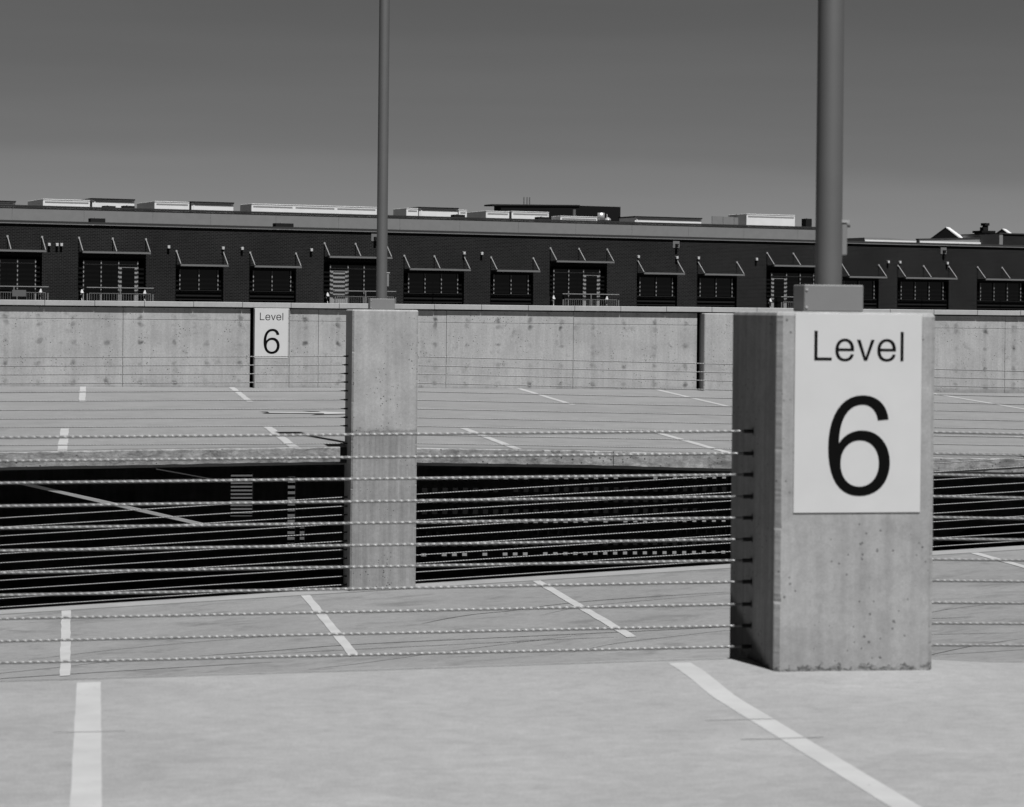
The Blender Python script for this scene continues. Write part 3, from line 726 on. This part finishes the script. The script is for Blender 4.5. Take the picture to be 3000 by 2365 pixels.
roof_unit(-19.30, -17.03, 5.68, 11, 2.2, 'lid', 'white rooftop unit with dark lid, tallest at the left')
roof_unit(-15.93, -14.02, 5.62, 11, 3.5, 'duct', 'short white rooftop duct left of the second dark-lidded unit')
roof_unit(-13.90, -11.56, 5.66, 11, 2.2, 'lid', 'white rooftop unit with dark lid, left of the longest duct')
roof_unit(-10.54, -3.29, 5.64, 11, 2.0, 'duct', 'longest white rooftop duct, just left of the thin light pole')
roof_unit(-1.53, -.82, 5.64, 11, 2.0, 'duct', 'small white rooftop duct just right of the thin light pole')
roof_unit(-.77, 1.58, 5.72, 11, 2.2, 'lid', 'white rooftop unit with dark lid right of the thin light pole')
roof_unit(1.63, 2.13, 5.62, 11, 2.0, 'duct', 'tiny white rooftop box against the dark-lidded unit')
roof_unit(3.3, 4.74, 5.61, 11, 3.5, 'duct', 'white rooftop duct in front of the dark penthouse, left one')
roof_unit(4.89, 7.22, 5.64, 11, 3.5, 'duct', 'white rooftop unit in front of the dark penthouse, right one')
roof_unit(7.0, 9.32, 5.36, 9, 1.2, 'duct', 'very low white skylight frame beside the metal drum')
roof_unit(12.74, 17.13, 5.55, 11, 2.0, 'lid', 'long low rooftop unit with dark lid right of the penthouse')
roof_unit(20.17, 23.5, 5.88, 11, 2.2, 'duct', 'large plain white rooftop box left of the thick light pole')
# grey fence-like screen
fs = empty('roof_screen', (19.5, 12, 4.605))
for i in range(3): MB().box(-1.1 + .75 * i, -1.1 + .75 * i + .73, 0, .05, .01, 1.12 - .02 * i).build('screen_panel', 'panel', fs)
tag(local(fs), 'pale grey screen panels on the roof left of the white box', 'screen')
# penthouse
ph = empty('roof_penthouse', (15.9, 28, 4.605))
MB().prism([(-4.1, .002), (1.5, .002), (1.5, 2.235), (-4.1, 2.11)], 'y', 0, 1.1).build('wall', 'dark', ph)
MB().box(1.53, 4.56, .1, 1.2, .002, 2.28).build('wall', 'dark', ph)
rf = MB(); rf.prism([(-4.75, 2.10), (1.52, 2.24), (1.52, 2.32), (-4.75, 2.20)], 'y', -.06, 1.2); rf.build('roof', 'lid', ph)
for x in (-2.2, -1.98, -1.80): MB().bar((x, .6, 2.15), (x, .6, 2.75), .035, 6).build('vent_pipe', 'mid', ph)
MB().box(-3.9, -1.5, -.02, -.002, .9, 1.3).build('cladding_panel', 'lid', ph)
tag(local(ph), 'dark flat-roofed penthouse on the roof with three thin vent pipes', 'penthouse')
dr = empty('vent_drum', (9.55, 9, 4.605))
MB().bar((0, 0, .57), (0, 0, .98), .20, 20).build('drum', 'bolt', dr, True); MB().bar((0, 0, .01), (0, 0, .57), .14, 16).build('stem', 'trim', dr)
tag(local(dr), 'shiny metal vent drum on the roof in front of the penthouse', 'vent')
dm = empty('vent_dome', (9.98, 9, 4.605))
MB().bar((0, 0, .58), (0, 0, .66), .19, 18, .16).bar((0, 0, .66), (0, 0, .74), .16, 18, .05).build('dome', 'bolt', dm); MB().bar((0, 0, .01), (0, 0, .58), .1, 12).build('stem', 'trim', dm); MB().bar((-.05, 0, .73), (-.05, 0, .92), .02, 6).build('vent_tip', 'lampw', dm)
tag(local(dm), 'low domed metal vent just right of the shiny drum', 'vent')
fl = empty('roof_flue', (12.2, 18, 4.605))
MB().bar((0, 0, .002), (0, 0, 1.55), .10, 12).build('flue_pipe', 'mid', fl); MB().box(-.15, .15, -.15, .15, .62, .86).build('flue_collar', 'lampw', fl)
tag(local(fl), 'grey flue pipe with pale collar in front of the penthouse', 'flue')
def dark_box(s0, s1, zt, y, zb, label, white=False):
    t = empty('roof_hatch', ((s0 + s1) / 2, y, zb)); L = (s1 - s0) / 2
    MB().box(-L, L, 0, .5, .002, zt - zb).build('housing', 'lid', t)
    MB().box(-L + .05, -L + .15, -.03, -.001, .06, .15).build('tag_plate', 'lampw', t)
    MB().box(-L * .4, -L * .2, .1, .2, zt - zb + .001, zt - zb + .03).build('knob', 'trim', t)
    tag(local(t), label, 'roof hatch', 'small dark hatches on the roof')
dark_box(-21.81, -21.09, 4.27, 1.5, 3.802, 'small dark box on the ledge above the brick wall, far left')
dark_box(-12.37, -11.43, 4.26, 1.5, 3.802, 'small dark box on the ledge left of the thin light pole')
dark_box(-19.32, -18.71, 5.19, 8.5, 4.602, 'flat dark hatch in front of the left dark-lidded unit, left one')
dark_box(-18.29, -17.7, 5.22, 8.5, 4.602, 'flat dark hatch in front of the left dark-lidded unit, right one')
dark_box(.3, .95, 5.24, 8.5, 4.602, 'flat dark hatch in front of the dark-lidded unit right of the thin pole')
dark_box(5.4, 6.1, 5.24, 8.5, 4.602, 'flat dark hatch in front of the penthouse units')
dark_box(23.05, 23.45, 5.60, 9, 4.602, 'narrow dark box on the roof just left of the thick light pole')
# right-hand roofs beyond the brick parapet
def gable(s0, s1, zt, zb, y, dep, label, turn=-48):
    t = empty('roof_gable', ((s0 + s1) / 2, y, 3.802)); L = (s1 - s0) / 2; a = zt - 3.802; b0 = zb - 3.802
    q = MB(); q.prism([(-L, .002), (L, .002), (L, b0), (0, a - .06), (-L, b0)], 'y', 0, dep); q.build('gable_wall', 'dark', t)
    q = MB(); q.prism([(0, a), (L + .12, b0 - .06), (L + .12, b0 - .16), (0, a - .058)], 'y', -.02, dep + .1); q.build('roof_slope', 'white', t)
    q = MB(); q.prism([(-.001, a), (-L - .12, b0 - .06), (-L - .12, b0 - .16), (-.001, a - .058)], 'y', -.02, dep + .1); q.build('roof_slope', 'lid', t)
    tag(local(t), label, 'gable', 'small gabled roofs at right'); t.rotation_euler.z += R(turn)
gable(35.42, 37.3, 5.56, 4.85, 14, .9, 'larger dark gable roof with a pale right slope, right of the thick pole')
gable(40.05, 41.3, 5.56, 5.10, 14, .9, 'smaller dark gable roof at the far right behind the dark box')
wp = empty('white_parapet', (36, 12, 3.802))
q = MB(); q.prism([(-3.0, .002), (4.2, .002), (4.2, 1.10), (-3.0, .83)], 'y', 0, .3); q.build('parapet', 'panel', wp)
q = MB(); q.prism([(-3.02, .832), (4.2, 1.102), (4.2, 1.17), (-3.02, .90)], 'y', -.03, .34); q.build('cap', 'cap', wp)
MB().box(-3.0, 4.2, -.10, -.002, .62, .76).build('ledge', 'white', wp)
tag(local(wp), 'low pale parapet with sloping top on the roof at right', 'parapet')
rb = empty('roof_box', (40.0, 10, 3.802))
MB().box(-2.2, 4.0, 0, 4, .002, 1.22).build('wall', 'brick', rb); MB().box(-2.46, -2.202, -.03, 4.02, .002, 1.24).build('corner_post', 'panel', rb); MB().box(-2.48, 4.05, -.06, 4.05, 1.242, 1.31).build('cap', 'cap', rb)
tag(local(rb), 'dark brick roof enclosure with grey corner at the right edge', 'roof enclosure')
ch = empty('chimney_stack', (42.4, 18, 3.802))
MB().box(-.45, .45, 0, .9, .002, 1.62).build('stack', 'dark', ch); MB().box(-.54, .54, -.08, .98, 1.62, 1.76).build('crown', 'dark', ch); MB().box(-.22, -.02, .2, .6, 1.762, 2.0).build('pot', 'lid', ch); MB().box(-.02, .16, .2, .6, 1.762, 2.10).build('pot', 'lid', ch); MB().box(-.12, .22, .15, .65, 2.102, 2.27).build('cowl', 'lid', ch)
tag(local(ch), 'dark brick chimney with stepped pots at the far right', 'chimney')
bk = empty('pale_roof_strip', (33.8, 16, 3.802))
q = MB(); q.prism([(-2.2, .002), (6.0, .002), (6.0, .86), (2.0, .92), (-.5, 1.05), (-2.2, 1.03)], 'y', 0, 4); q.build('roof_edge', 'panel', bk)
MB().box(-2.2, 2.0, -.05, -.002, .74, .90).build('edge_flashing', 'white', bk)
tag(local(bk), 'pale low roof strip right of the thick light pole', 'roof')
